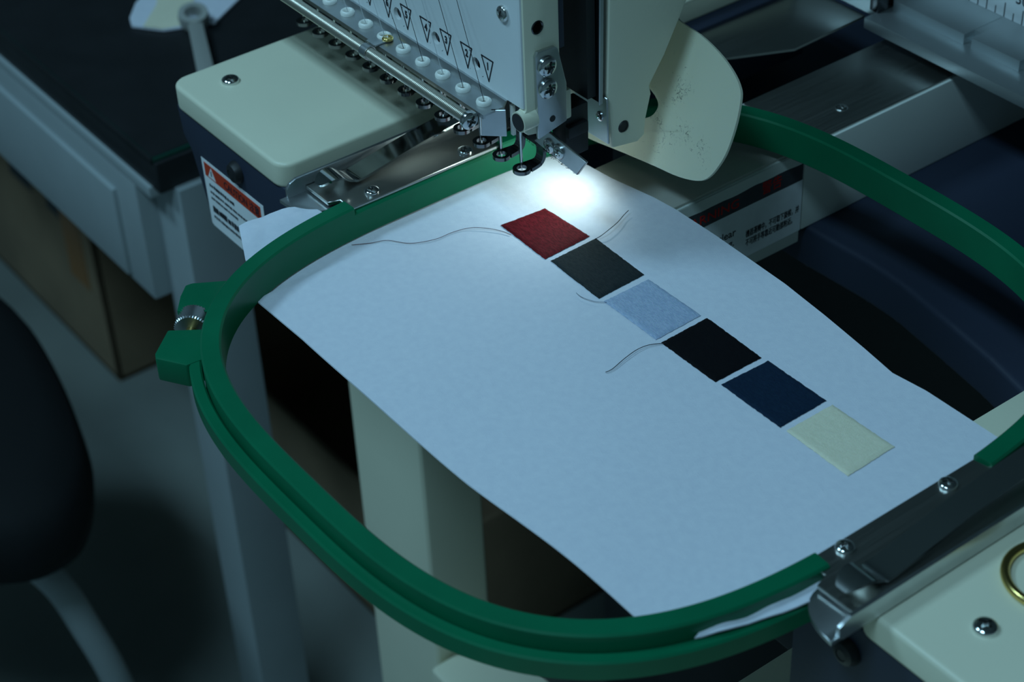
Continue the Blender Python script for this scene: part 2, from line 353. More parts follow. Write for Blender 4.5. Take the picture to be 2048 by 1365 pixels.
# ------------------------------------------------------------------ drive beam with ruler, bed extension plate
bm_ = thing('drive_beam', (0.15, 0.22, -0.004), 'grey aluminium drive beam with a slotted rail and a white measuring scale', 'machine rail')
b = B(); box(b, -0.0165, 0.36, 0.1862, 0.262, 0.0012, 0.0058, 0.0005); mk('flange', b, 'alu', bm_)
b = B(); box(b, -0.05, 0.36, 0.2245, 0.262, 0.0054, 0.032, 0.0005); mk('back_wall', b, 'rail', bm_)
for x0, x1 in ((-0.0135, 0.0224), (0.0260, 0.0490), (0.0526, 0.0850), (0.0886, 0.16)):
    b = B(); box(b, x0, x1, 0.1985, 0.2190, 0.0056, 0.0102, 0.0003); mk('rail_block', b, 'alu', bm_)
b = B(); box(b, -0.0135, 0.16, 0.2040, 0.2190, 0.0056, 0.0100, 0.0003); mk('rail_core', b, 'alu', bm_)
b = B(); box(b, -0.05, 0.36, 0.2205, 0.2247, 0.0052, 0.0070, 0.0003); mk('lip', b, 'rail', bm_)
rl = mk('ruler', one(box, -0.03, 0.12, 0.2238, 0.2245, 0.0072, 0.0215), 'plate_white', bm_, label='white scale with black tick marks')
b = B()
for i in range(-5, 15):
    x = 0.0020 + i * 0.00435 * 2; h = 0.0056 if i % 2 else 0.0052
    box(b, x - 0.00016, x + 0.00016, 0.2236, 0.2239, 0.0074, 0.0132); box(b, x + 0.0042, x + 0.0045, 0.2236, 0.2239, 0.0074, 0.0104)
mk('tick_marks', b, 'ink', rl)
b = B(); text_on(b, '30', 0.0062, (0.0238, 0.2237, 0.0150), (1, 0, 0), (0, 0, 1)); mk('numerals', b, 'ink', rl)
b = B(); box(b, -0.062, -0.0195, 0.196, 0.262, 0.001, 0.0135, 0.0006); mk('end_block', b, 'alu', bm_)
b = B(); box(b, -0.0195, -0.0150, 0.192, 0.226, 0.0058, 0.0150, 0.0006); mk('end_stop', b, 'dark_steel', bm_)

b = B(); prism(b, [(-0.0235, 0.1572, 0.0), (-0.0249, 0.1958, 0.0), (-0.0655, 0.1958, 0.0), (-0.0655, 0.118, 0.0), (-0.0425, 0.118, 0.0)], (0, 0, -0.0012), 0.0003)
mk('slide_plate', b, 'steel_y', None, label='dull brushed steel plate with a cut corner beside the drive beam', cat='metal plate')

# ------------------------------------------------------------------ hoop
CX, CY, HA, HB, HN = 0.0812, -0.0090, 0.1063, 0.1137, 3.15
def se(t, a, bb, n=HN):
    c, s = math.cos(t), math.sin(t)
    return Vector((CX + a * math.copysign(abs(c) ** (2 / n), c), CY + bb * math.copysign(abs(s) ** (2 / n), s), 0))
def ring_path(a, bb, t0=0.0, t1=2 * math.pi, N=260, closed=True):
    # even spacing along the curve
    fine = [se(t0 + (t1 - t0) * i / 4000, a, bb) for i in range(4001)]; acc = [0]
    for p, q in zip(fine, fine[1:]): acc.append(acc[-1] + (q - p).length)
    out = []; j = 0
    for i in range(N if closed else N + 1):
        s = acc[-1] * i / N
        while j < 3999 and acc[j + 1] < s: j += 1
        out.append(fine[j].lerp(fine[j + 1], (s - acc[j]) / max(1e-9, acc[j + 1] - acc[j])))
    res = []; n = len(out)
    for i, p in enumerate(out):
        a_, b_ = (out[i - 1], out[(i + 1) % n]) if closed else (out[max(0, i - 1)], out[min(n - 1, i + 1)])
        d = (b_ - a_).normalized(); res.append((p, Vector((d.y, -d.x, 0))))
    return res
hoop = thing('embroidery_hoop', (CX, CY, 0), 'large green plastic embroidery hoop with steel side plates and a knurled clamp screw', 'embroidery hoop')
H = 0.0125; r_ = 0.0006
def sec(w0, w1, z0, z1, r=r_): return [(w0 + r, z0), (w1 - r, z0), (w1, z0 + r), (w1, z1 - r), (w1 - r, z1), (w0 + r, z1), (w0, z1 - r), (w0, z0 + r)]
path = ring_path(HA, HB)
# inner ring: full-height part in two arcs, lowered seats under the steel plates
def arcs(lo, hi):
    seats = []; n = len(path)
    flag = [(lo < p.y < hi) for p, d in path]
    return flag
flag = [(-0.0405 < p.y < 0.0215) and abs(p.x - CX) > 0.09 for p, d in path]
b = B(); n = len(path); S0, S1 = sec(0, 0.0063, 0.0002, H), sec(0, 0.0063, 0.0002, 0.0102)
def section_at(i): return S1 if flag[i] else S0
rings = []
for i in range(n):
    p, d = path[i]
    if flag[i] != flag[i - 1]:
        rings.append([b.verts.new(p + d * s[0] + Vector((0, 0, s[1]))) for s in section_at(i - 1)])
    rings.append([b.verts.new(p + d * s[0] + Vector((0, 0, s[1]))) for s in section_at(i)])
for i in range(len(rings)):
    A, C_ = rings[i - 1], rings[i]
    for k in range(8):
        try: b.faces.new((A[k], C_[k], C_[(k + 1) % 8], A[(k + 1) % 8]))
        except ValueError: pass
mk('inner_ring', b, 'green', hoop, 40)
# outer ring, open at the clamp
po = ring_path(HA, HB, math.radians(-129), math.radians(-129 + 352), 240, closed=False)
b = B(); sweep(b, po, sec(0.0066, 0.0104, 0.0003, 0.0071), closed=False); mk('outer_ring', b, 'green', hoop, 40)
b = B(); prism(b, [(-0.0189, -0.1111, 0.0074), (-0.0251, -0.1064, 0.0074), (-0.0293, -0.1022, 0.0074), (-0.0290, -0.1000, 0.0074), (-0.0230, -0.0905, 0.0074), (-0.0150, -0.0925, 0.0074), (-0.0102, -0.1012, 0.0074)], (0, 0, -0.0085), 0.0006); mk('clamp_lug', b, 'green', hoop, 40)
b = B(); prism(b, [(-0.0120, -0.1181, 0.0074), (-0.0035, -0.1068, 0.0074), (0.0080, -0.1125, 0.0074), (0.0072, -0.1224, 0.0074), (-0.0018, -0.1280, 0.0074), (-0.0040, -0.1270, 0.0074)], (0, 0, -0.0085), 0.0006); mk('clamp_lug', b, 'green', hoop, 40)
ts = B()
sa, sb = Vector((-0.0186, -0.1045, 0.0030)), Vector((-0.0092, -0.1130, 0.0030)); ax = (sb - sa).normalized()
kn = B(); u, v, a = frame(ax); N = 80; L = 0.0066; rows = 11; rr = []
for i in range(rows + 1):
    ring = []
    for k in range(N):
        bumpy = 0.00026 * (1 if (k + i) % 2 else -1) if 0 < i < rows else -0.0004
        ring.append(kn.verts.new(sa + a * (0.0020 + L * i / rows) + (u * math.cos(2 * math.pi * k / N) + v * math.sin(2 * math.pi * k / N)) * (0.0056 + bumpy)))
    rr.append(ring)
for A, C_ in zip(rr, rr[1:]):
    for k in range(N): kn.faces.new((A[k], A[(k + 1) % N], C_[(k + 1) % N], C_[k]))
kn.faces.new(rr[0]); kn.faces.new(rr[-1])
ks = mk('thumb_screw', kn, 'plain_steel', hoop, 20, label='knurled steel thumb screw')
cyl(ts, sa - a * 0.004, sb + a * 0.005, 0.0018, 12); mk('threaded_rod', ts, 'brass', ks)

def steel_plate(parent, sgn):
    """hoop's steel side plate; x runs outwards from the ring"""
    X = (lambda d: -0.0262 - d) if sgn < 0 else (lambda d: 0.1876 + d)
    pts = [(X(0), -0.0401), (X(0.0012), -0.0411), (X(0.0068), -0.0408), (X(0.0075), -0.0429), (X(0.0081), -0.0449), (X(0.0215), -0.0449), (X(0.0215), 0.047), (X(0.0115), 0.047), (X(0.0095), 0.036), (X(0.0045), 0.0225), (X(0), 0.0215)]
    z = 0.0115; b = B(); prism(b, [(x, y, z - 0.0013) for x, y in pts], (0, 0, 0.0013), 0.00022, 1)
    p = mk('side_plate', b, 'steel_y', parent, label='brushed steel side plate')
    for dy in (-0.0300, 0.0085):
        b = B(); screw_head(b, (X(0.0040 if sgn < 0 else 0.0018 + 0.0012), dy, z), (0, 0, 1), 0.0027, 0.0015, rot=random.random()); mk('screw', b, 'chrome', p)
steel_plate(hoop, -1); steel_plate(hoop, 1)

# ------------------------------------------------------------------ felt sheet with stitched swatches
near = [(-0.036, -0.0853), (-0.0159, -0.0852), (0.0091, -0.0839), (0.0581, -0.0838), (0.0966, -0.0834), (0.1218, -0.0824), (0.143, -0.0814), (0.1667, -0.0805), (0.19, -0.0798)]
far = [(-0.036, 0.0445), (-0.0107, 0.046), (0.0013, 0.0471), (0.0197, 0.0505), (0.0297, 0.0514), (0.0499, 0.0514), (0.0675, 0.0508), (0.0845, 0.0501), (0.1048, 0.0478), (0.125, 0.045), (0.1379, 0.043), (0.1502, 0.0445), (0.1673, 0.0447), (0.192, 0.0450)]
def interp(tab, x):
    for (x0, y0), (x1, y1) in zip(tab, tab[1:]):
        if x <= x1: return y0 + (y1 - y0) * (x - x0) / (x1 - x0)
    return tab[-1][1]
felt = thing('felt_sheet', (0.08, -0.02, 0), 'white felt sheet stretched in the green hoop with six stitched colour squares', 'fabric')
b = B(); NX, NY = 130, 60; grid = []
for i in range(NX + 1):
    row = []; x = -0.0295 + (0.1905 + 0.0295) * i / NX
    for j in range(NY + 1):
        y = interp(near, x) + (interp(far, x) - interp(near, x)) * j / NY
        # only lie inside the ring
        lim = HB * max(0.02, 1 - min(1, abs((x - CX) / (HA + 0.005))) ** HN) ** (1 / HN)
        y = max(CY - lim - 0.003, min(CY + lim + 0.003, y))
        wv = max(0, abs(y - 0.009) - 0.016) / 0.05
        z = 0.0 + 0.0005 * wv * math.sin(x * 70 + 1.0) * math.cos(y * 40) + 0.0009 * max(0, wv - 0.25) * math.sin(x * 45 + 2)
        row.append(b.verts.new((x, y, min(z, 0.0002 if abs(x - CX) > 0.098 else 1))))
    grid.append(row)
for i in range(NX):
    for j in range(NY): b.faces.new((grid[i][j], grid[i + 1][j], grid[i + 1][j + 1], grid[i][j + 1]))
bmesh.ops.remove_doubles(b, verts=b.verts, dist=1e-6)
bmesh.ops.recalc_face_normals(b, faces=b.faces)
ex = bmesh.ops.extrude_face_region(b, geom=list(b.faces)); bmesh.ops.translate(b, verts=[g for g in ex['geom'] if isinstance(g, bmesh.types.BMVert)], vec=(0, 0, -0.0006))
mk('felt', b, 'felt', felt, 60)
def flap(pts, name):
    b = B(); t = bmesh.new()
    f = t.faces.new([t.verts.new(V(p)) for p in pts]); bmesh.ops.triangulate(t, faces=[f]); bmesh.ops.subdivide_edges(t, edges=t.edges, cuts=3, use_grid_fill=True)
    for v in t.verts: v.co.z += 0.0006 * math.sin(v.co.y * 420) * math.cos(v.co.x * 300)
    ex = bmesh.ops.extrude_face_region(t, geom=list(t.faces)); bmesh.ops.translate(t, verts=[g for g in ex['geom'] if isinstance(g, bmesh.types.BMVert)], vec=(0, 0, -0.0005))
    merge(b, t); mk(name, b, 'felt', felt, 60)
flap([(-0.0436, -0.0736, 0.0098), (-0.0270, -0.0812, 0.0088), (-0.0205, -0.079, 0.0080), (-0.0310, -0.0470, 0.0082), (-0.0361, -0.0480, 0.0092), (-0.0409, -0.0537, 0.0100), (-0.0432, -0.0620, 0.0105)], 'felt_flap')
flap([(0.1876, -0.0790, 0.0088), (0.1908, -0.0715, 0.0085), (0.1943, -0.0592, 0.0087), (0.1978, -0.0460, 0.0088), (0.2000, -0.0415, 0.0088), (0.1925, -0.0395, 0.0084), (0.1915, -0.0469, 0.0084), (0.1890, -0.0621, 0.0084), (0.1865, -0.0755, 0.0086)], 'felt_flap')
SWP = [(-0.0002, 0.0005), (0.0014, 0.0181), (0.0241, 0.0192), (0.0249, -0.0002), (0.0268, 0.0006), (0.0263, 0.0200), (0.0522, 0.0188), (0.0529, -0.0005), (0.0550, -0.0002), (0.0550, 0.0183), (0.0801, 0.0184), (0.0807, -0.0004),
       (0.0828, -0.0002), (0.0823, 0.0190), (0.1078, 0.0182), (0.1077, -0.0004), (0.1097, 0.0002), (0.1101, 0.0187), (0.1349, 0.0188), (0.1352, 0.0), (0.1373, 0.0004), (0.1373, 0.0188), (0.1619, 0.0191), (0.1625, 0.0)]
SN = ['dark red', 'charcoal grey', 'blue grey', 'black', 'navy blue', 'cream']
for k in range(6):
    q = [Vector((*c, 0)) for c in SWP[k * 4:k * 4 + 4]]; b = B(); G = 26; g = []
    for i in range(G + 1):
        row = []
        for j in range(G + 1):
            s, t = i / G, j / G; p = q[0] * (1 - s) * (1 - t) + q[1] * (1 - s) * t + q[2] * s * t + q[3] * s * (1 - t)
            ed = min(s, 1 - s, t, 1 - t)
            if ed < 1e-6: p += Vector((random.uniform(-1, 1), random.uniform(-1, 1), 0)) * 0.00012
            z = 0.0002 if ed < 1e-6 else 0.0006 + 0.00006 * random.uniform(-1, 1)
            row.append(b.verts.new((p.x, p.y, z)))
        g.append(row)
    for i in range(G):
        for j in range(G): b.faces.new((g[i][j], g[i + 1][j], g[i + 1][j + 1], g[i][j + 1]))
    bot = [b.verts.new((p.x, p.y, -0.0001)) for p in q]; b.faces.new(bot)
    mk('swatch', b, SW[k], felt, 60, label=SN[k] + ' stitched square')
def smooth(pts, n=6):
    P = [V(p) for p in pts]; out = []
    for i in range(len(P) - 1):
        a, b_, c, d = P[max(0, i - 1)], P[i], P[i + 1], P[min(len(P) - 1, i + 2)]
        for k in range(n):
            t = k / n; out.append(0.5 * ((2 * b_) + (c - a) * t + (2 * a - 5 * b_ + 4 * c - d) * t * t + (3 * b_ - a - 3 * c + d) * t ** 3))
    return out + [P[-1]]
for pts, m in (([(-0.0224, -0.0444, .0006), (-0.0194, -0.0390, .0005), (-0.0166, -0.0339, .0008), (-0.0106, -0.0290, .0006), (-0.0069, -0.0215, .0008), (-0.0067, -0.0145, .0006), (-0.0048, -0.0087, .0008), (-0.0008, -0.0044, .0008), (0.0036, -0.0015, .0006), (0.0068, -0.0004, .0004)], 'thread_red'),
               ([(0.0270, 0.0190, .0006), (0.0276, 0.0210, .0014), (0.0274, 0.0240, .002), (0.0257, 0.0297, .002), (0.0236, 0.0340, .0018), (0.0226, 0.0370, .002)], 'thread_dark'),
               ([(0.0562, 0.0000, .0005), (0.0537, -0.0026, .0006), (0.0495, -0.0043, .0006), (0.0463, -0.0043, .0006)], 'thread_grey'),
               ([(0.0842, 0.0006, .0005), (0.0820, -0.0039, .0008), (0.0815, -0.0085, .0010), (0.0824, -0.0142, .0010), (0.0838, -0.0202, .0008), (0.0835, -0.0227, .0006)], 'thread_dark')):
    b = B(); tube(b, smooth(pts), 0.00013 if m == 'thread_dark' else 0.00010, 6); mk('thread_tail', b, m, felt, 60)

# ------------------------------------------------------------------ hoop arms
def hoop_arm(sgn, label, top, y0, front_z, yend, d0, scr, blt):
    """sgn -1: arm on the needle side, +1: the other; X(d) runs outwards from the hoop"""
    X = (lambda d: -0.0262 - d) if sgn < 0 else (lambda d: 0.1876 + d)
    ex = lambda a, c: (min(X(a), X(c)), max(X(a), X(c)))
    arm = thing('hoop_arm', (X(0.06), 0.06, -0.034), label, 'machine arm', 'hoop arms')
    # lid with rounded corners
    x0, x1 = ex(0.0373 if sgn < 0 else 0.0150, 0.1155); cr = 0.0065; b = B(); out = []
    for cxx, cyy, a0 in ((x0 + cr, y0 + cr, 180), (x1 - cr, y0 + cr, 270)):
        for i in range(7): an = math.radians(a0 + 15 * i); out.append((cxx + cr * math.cos(an), cyy + cr * math.sin(an), top))
    out += [(x1, yend, top), (x0, yend, top)]
    prism(b, out, (0, 0, front_z - top), 0.0016, 3, True); lid = mk('lid', b, 'cream', arm, 62)
    zb = -0.0445; b = B(); ye = y0 + 0.0010
    if sgn < 0: sec_ = [(d0, front_z + 0.0005), (0.1143, front_z + 0.0005), (0.1125, -0.0109), (0.1078, -0.0157), (0.0984, zb), (d0, zb)]
    else: sec_ = [(0.0165, front_z + 0.0005), (0.1143, front_z + 0.0005), (0.1143, zb), (d0, zb), (d0, -0.0030), (0.0165, -0.0030)]
    prism(b, [(X(d), ye, z) for d, z in sec_], (0, 0.095 - ye, 0), 0.0008, 2)
    bx0, bx1 = ex(max(0.030, d0), 0.1120); box(b, bx0, bx1, 0.094, yend, -0.030, front_z + 0.0005, 0.0008)
    body = mk('body', b, 'navy', arm, 30)
    b = B(); screw_head(b, (*scr, top), (0, 0, 1), 0.0033, 0.0020, rot=0.8); mk('screw', b, 'chrome', lid)
    bx, bz = blt
    b = B(); lathe(b, [(0, 0.0030), (0.0016, 0.0030), (0.0017, 0.0022), (0.0018, 0.0032), (0.0034, 0.0026), (0.0043, 0.0008), (0.0043, -0.0010), (0, -0.001)], (bx, ye, bz), (0, -1, 0), 28); mk('bolt', b, 'black', arm)
    # holder channel: base strip with a rounded tongue, upright flange against the lid
    b = B(); out = [(X(0.0232), 0.060), (X(0.0075), 0.060), (X(0.0075), -0.0440)]
    for i in range(9):
        an = math.radians(i * 22.5 / 2 * 1.0); out.append((X(0.0075 + 0.0157 * (1 - math.cos(an))), -0.0440 - 0.0105 * math.sin(an)))
    out.append((X(0.0232), -0.0545))
    prism(b, [(x, y, 0.0078) for x, y in out], (0, 0, 0.0014), 0.0003, 2, True)
    ch = mk('holder_channel', b, 'plain_steel', arm, 30)
    ft_ = 0.0153 if sgn < 0 else 0.0142; b = B(); fx0, fx1 = ex(0.0220, 0.0233)
    prism(b, [(fx0, 0.060, 0.0074), (fx0, -0.0505, 0.0074), (fx0, -0.0520, 0.0090), (fx0, -0.0520, 0.0125), (fx0, -0.0505, ft_ - 0.0010), (fx0, -0.0480, ft_), (fx0, 0.060, ft_)], (fx1 - fx0, 0, 0), 0.0003, 2); mk('flange', b, 'plain_steel', ch, 30)
    # leaf spring
    prof = [(0.062, .0205), (0.050, .0208), (0.035, .0200), (0.020, .0192), (0.008, .0182), (-0.004, .0168), (-0.014, .0152), (-0.022, .0138), (-0.0275, .0129), (-0.0305, .0127), (-0.0330, .0134), (-0.0352, .0150), (-0.0375, .0162), (-0.0410, .0160), (-0.0440, .0146)]
    sm = smooth([(X(0.0152), y, z) for y, z in prof], 5)
    def lat(i):
        y = sm[i].y; wd = 0.0042 if y > -0.0375 else 0.0042 * max(0.3, math.sqrt(max(0.0, 1 - ((-0.0375 - y) / 0.0068) ** 2)))
        if -0.0352 < y < -0.0315: wd *= 0.86
        return ((-wd, 0, 0), (wd, 0, 0))
    b = B(); ribbon(b, sm, lat, 0.0009); mk('leaf_spring', b, 'chrome', ch, 50)
    b = B(); lathe(b, [(0, 0.0224), (0.002, 0.0222), (0.0026, 0.0212), (0.0026, 0.008), (0, 0.008)], (X(0.0152), 0.056, 0), (0, 0, 1), 20); mk('rivet', b, 'screw', ch)
    return arm, body
armL, bodyL = hoop_arm(-1, 'hoop arm with cream lid over navy body and a red caution sticker on its end', 0.0108, -0.0452, 0.0008, 0.195, 0.0300, (-0.1263, -0.0280), (-0.0985, -0.0079))
armR, bodyR = hoop_arm(1, 'hoop arm with cream lid over navy body and a brass ring lying on it', 0.0070, -0.0382, -0.0026, 0.195, -0.0066, (0.2301, -0.0200), (0.2016, -0.0127))
# caution sticker on the first arm's end
ys = -0.0443
b = B(); prism(b, [(-0.1264, ys, -0.0148), (-0.1254, ys, -0.0436), (-0.1240, ys, -0.0443), (-0.0850, ys, -0.0443), (-0.0826, ys, -0.0430), (-0.0820, ys, -0.0144)], (0, -0.00012, 0)); cs = mk('caution_sticker', b, 'paper', bodyL, label='red and white caution sticker')
b = B(); box(b, -0.1246, -0.0843, ys - 0.00022, ys - 0.0001, -0.0219, -0.0160); mk('red_band', b, 'paper_red', cs)
b = B(); text_on(b, 'CAUTION 注意', 0.0044, (-0.1105, ys - 0.00026, -0.0206), (1, 0, 0), (0, 0, 1), 0.85); mk('band_lettering', b, 'ink', cs)
b = B(); prism(b, [(-0.1222, ys - 0.0002, -0.0213), (-0.1168, ys - 0.0002, -0.0213), (-0.1195, ys - 0.0002, -0.0167)], (0, -0.0001, 0)); mk('warning_triangle', b, 'paper', cs)
b = B(); box(b, -0.1198, -0.1192, ys - 0.0004, ys - 0.0002, -0.0203, -0.0181); mk('exclamation', b, 'ink', cs)
b = B(); rnd = random.Random(3)
for r, (z, h, x1) in enumerate([(-0.0252, .0016, -0.1050), (-0.0283, .0011, -0.0880), (-0.0310, .0011, -0.1040), (-0.0358, .0028, -0.1050), (-0.0394, .0014, -0.0880)]):
    x = -0.1226
    while x < x1:
        wd = rnd.uniform(0.0007, 0.0016) * (1.5 if h > 0.002 else 1)
        box(b, x, x + wd, ys - 0.00022, ys - 0.0001, z - h * rnd.uniform(.35, .5), z + h * rnd.uniform(.3, .5)); x += wd + rnd.uniform(0.0002, 0.0006)
mk('fine_print', b, 'ink', cs)
# brass ring on the second arm
b = B(); cr_ = Vector((0.2292, 0.0062, 0.0083)); tube(b, [cr_ + Vector((math.cos(t * math.pi / 32), math.sin(t * math.pi / 32), 0)) * 0.0121 for t in range(64)], 0.0013, 12, closed=True)
mk('brass_ring', b, 'brass', None, 60, label='plain brass ring lying on the cream lid of the hoop arm', cat='ring')

# ------------------------------------------------------------------ needle head
head = thing('needle_head', (-0.06, 0.004, 0.046), 'white multi-needle embroidery head with numbered face plate, presser feet and coil spring rod', 'sewing head')
NP = 0.0110; NX0 = 0.0090; FY = 0.0036; FZ = 0.0248; NN = 13
PY = -0.0040
# face plate with thread holes cut through it
t = bmesh.new()
hx = [(-0.0027 - 0.02187 * i, 0.0622) for i in range(4)]
b = B(); z0, z1 = 0.0562, 0.150; x0, x1 = -0.165, 0.0208
cols = sorted([x0, x1] + [h[0] - 0.0036 for h in hx] + [h[0] + 0.0036 for h in hx]); rowsz = [z0, 0.0586, 0.0658, z1]
for i in range(len(cols) - 1):
    for j in range(3):
        xa, xb, za, zb = cols[i], cols[i + 1], rowsz[j], rowsz[j + 1]; hh = [h for h in hx if xa < h[0] < xb and za < h[1] < zb]
        if not hh:
            t.faces.new([t.verts.new(p) for p in ((xa, PY, za), (xb, PY, za), (xb, PY, zb), (xa, PY, zb))])
        else:
            h = hh[0]; n = 24; sq = []; ci = []
            for k in range(n):
                an = 2 * math.pi * (k + .5) / n; c, s = math.cos(an), math.sin(an); mm = max(abs(c), abs(s))
                sq.append(t.verts.new((h[0] + 0.0036 * c / mm, PY, h[1] + 0.0036 * s / mm))); ci.append(t.verts.new((h[0] + 0.0022 * c, PY, h[1] + 0.0022 * s)))
            for k in range(n): t.faces.new((sq[k], sq[(k + 1) % n], ci[(k + 1) % n], ci[k]))
bmesh.ops.remove_doubles(t, verts=t.verts, dist=2e-6)
r = bmesh.ops.extrude_face_region(t, geom=list(t.faces)); bmesh.ops.translate(t, verts=[g for g in r['geom'] if isinstance(g, bmesh.types.BMVert)], vec=(0, 0.0014, 0))
merge(b, t); plate = mk('face_plate', b, 'plate_white', head, 30)
b = B(); box(b, 0.0204, 0.0216, PY - 0.0001, PY + 0.003, 0.0562, 0.150, 0.0005); mk('plate_rim', b, 'plate_white', plate)
TX = 0.0037
def frame_tri(b, cx, w):
    o = [(cx - 0.0031, 0.0667), (cx + 0.0029, 0.0667), (cx + 0.0002, 0.0587)]
    for i in range(3):
        (xa, za), (xb, zb) = o[i], o[(i + 1) % 3]; d = Vector((xb - xa, 0, zb - za)).normalized(); nn = Vector((-d.z, 0, d.x)) * w
        A, C_ = Vector((xa, PY - 0.0001, za)) - d * w * .6, Vector((xb, PY - 0.0001, zb)) + d * w * .6
        prism(b, [A - nn, C_ - nn, C_ + nn, A + nn], (0, 0.0002, 0))
for k in range(7):
    b = B(); cx = TX - k * 0.01118; frame_tri(b, cx, 0.00024); text_on(b, str(k + 1), 0.0036, (cx, PY - 0.0001, 0.0628), (1, 0, 0), (0, 0, 1), 0.8, 'CENTER', 0.00009); mk('needle_number', b, 'ink', plate)
b = B(); screw_head(b, (0.0134, PY, 0.0864), (0, -1, 0), 0.0026, 0.0016, rot=0.5); mk('screw', b, 'screw', plate)
# casing and side frame
b = B(); box(b, -0.165, 0.0195, -0.0024, 0.0105, 0.0700, 0.150); mk('casing', b, 'cream', head)
b = B(); prism(b, [(0.0190, -0.0034, 0.150), (0.0190, -0.0034, 0.0560), (0.0190, -0.0054, 0.0545), (0.0190, -0.0054, 0.0497), (0.0190, -0.0030, 0.0470), (0.0190, 0.0010, 0.0462), (0.0190, 0.0100, 0.0462), (0.0190, 0.0102, 0.150)], (0.0033, 0, 0), 0.0006, 2)
sf = mk('side_frame', b, 'cream', head, label='cream side frame')
b = B(); lathe(b, [(0, 0.0001), (0.0017, 0.0001), (0.0020, 0.0004), (0.0023, 0.0002), (0.0023, -0.0018), (0, -0.0018)], (0.0222, 0.0018, 0.0831), (1, 0, 0), 24); mk('side_hole', b, 'dark_steel', sf)
b = B(); cyl(b, (0.0208, -0.0056, 0.0522), (0.0208, 0.0, 0.0522), 0.0034, 28); mk('tube_boss', b, 'cream', sf)
b = B(); cyl(b, (0.0208, -0.0059, 0.0522), (0.0208, -0.0054, 0.0522), 0.0029, 28); mk('tube_bore', b, 'black', sf)
b = B(); box(b, 0.0175, 0.0212, 0.0100, 0.0128, 0.0722, 0.150, 0.0003); mk('rear_cover', b, 'navy', head)
b = B(); box(b, 0.0190, 0.0216, 0.0108, 0.0148, 0.0463, 0.0568, 0.0008); mk('rear_block', b, 'cream', head)
b = B(); prism(b, [(0.0223, 0.0000, 0.0450), (0.0223, -0.0003, 0.0742), (0.0223, 0.0006, 0.0756), (0.0223, 0.0072, 0.0752), (0.0223, 0.0084, 0.0742), (0.0223, 0.0114, 0.0610), (0.0223, 0.0112, 0.0476)], (0.0014, 0, 0), 0.0004, 2)
br = mk('steel_bracket', b, 'plain_steel', head, label='steel bracket with two cross-head screws')
for z, ro in ((0.0700, 0.5), (0.0622, 0.9)):
    b = B(); screw_head(b, (0.0239, 0.0036, z), (1, 0, 0), 0.0034, 0.0018, rot=ro); mk('screw', b, 'screw', br)
b = B(); cyl(b, (0.0232, 0.0055, 0.0505), (0.0238, 0.0055, 0.0505), 0.0011, 20); mk('bracket_hole', b, 'black', br)
# grommet bar
b = B(); prism(b, [(-0.165, -0.0136, 0.0545), (-0.165, -0.0136, 0.0530), (-0.165, -0.0128, 0.0530), (-0.165, -0.0128, 0.0538), (-0.165, -0.0056, 0.0538), (-0.165, -0.0044, 0.0558), (-0.165, -0.0040, 0.0562), (-0.165, -0.0048, 0.0562), (-0.165, -0.0060, 0.0545)], (0.165 + 0.0135, 0, 0)); bar = mk('thread_guide_bar', b, 'plain_steel', head, 30)
for k in range(NN):
    b = B(); lathe(b, [(0.0010, 0.0003), (0.0013, 0.0012), (0.0018, 0.0015), (0.0023, 0.0012), (0.0025, 0.0006), (0.0024, -0.0001), (0.0012, -0.0001), (0.0010, 0.0003)], (0.0076 - k * 0.01108, -0.0090, 0.0545), (0, 0, 1), 28); mk('grommet', b, 'ceramic', bar, 50)
b = B(); prism(b, [(0.0120, -0.0095, 0.0545), (0.0150, -0.0060, 0.0545), (0.0150, -0.0060, 0.0450), (0.0095, -0.0118, 0.0450), (0.0100, -0.0118, 0.0520)], (0.0006, -0.0005, 0), 0.0001, 1); mk('end_tab', b, 'plain_steel', bar)
# coil spring rod
b = B(); prof = []; x0, x1, pitch = -0.165, 0.0098, 0.00068; nC = int((x1 - x0) / pitch)
for i in range(nC):
    for s_, rr_ in ((0.0, 0.00150), (0.2, 0.00188), (0.5, 0.00202), (0.8, 0.00188)): prof.append((rr_, i * pitch + s_ * pitch))
lathe(b, [(0, 0)] + prof + [(0, nC * pitch)], (x0, -0.0165, 0.0524), (1, 0, 0), 16); rod = mk('spring_rod', b, 'coil', head, 25, label='tension rod wrapped in a fine coil spring')
b = B(); screw_head(b, (0.0098, -0.0165, 0.0524), (1, 0, 0), 0.0031, 0.0016, rot=0.2); mk('rod_screw', b, 'screw', rod)
b = B(); lathe(b, [(0.0020, -0.0016), (0.0025, -0.0016), (0.0025, 0.0016), (0.0020, 0.0016), (0.0020, -0.0016)], (-0.0470, -0.0165, 0.0524), (1, 0, 0), 24); box(b, -0.0495, -0.0445, -0.0150, -0.0085, 0.0546, 0.0552, 0.0002); cl = mk('rod_clip', b, 'plain_steel', rod)
b = B(); screw_head(b, (-0.0455, -0.0092, 0.0552), (0, 0, 1), 0.0019, 0.0009); mk('screw', b, 'brass', cl)
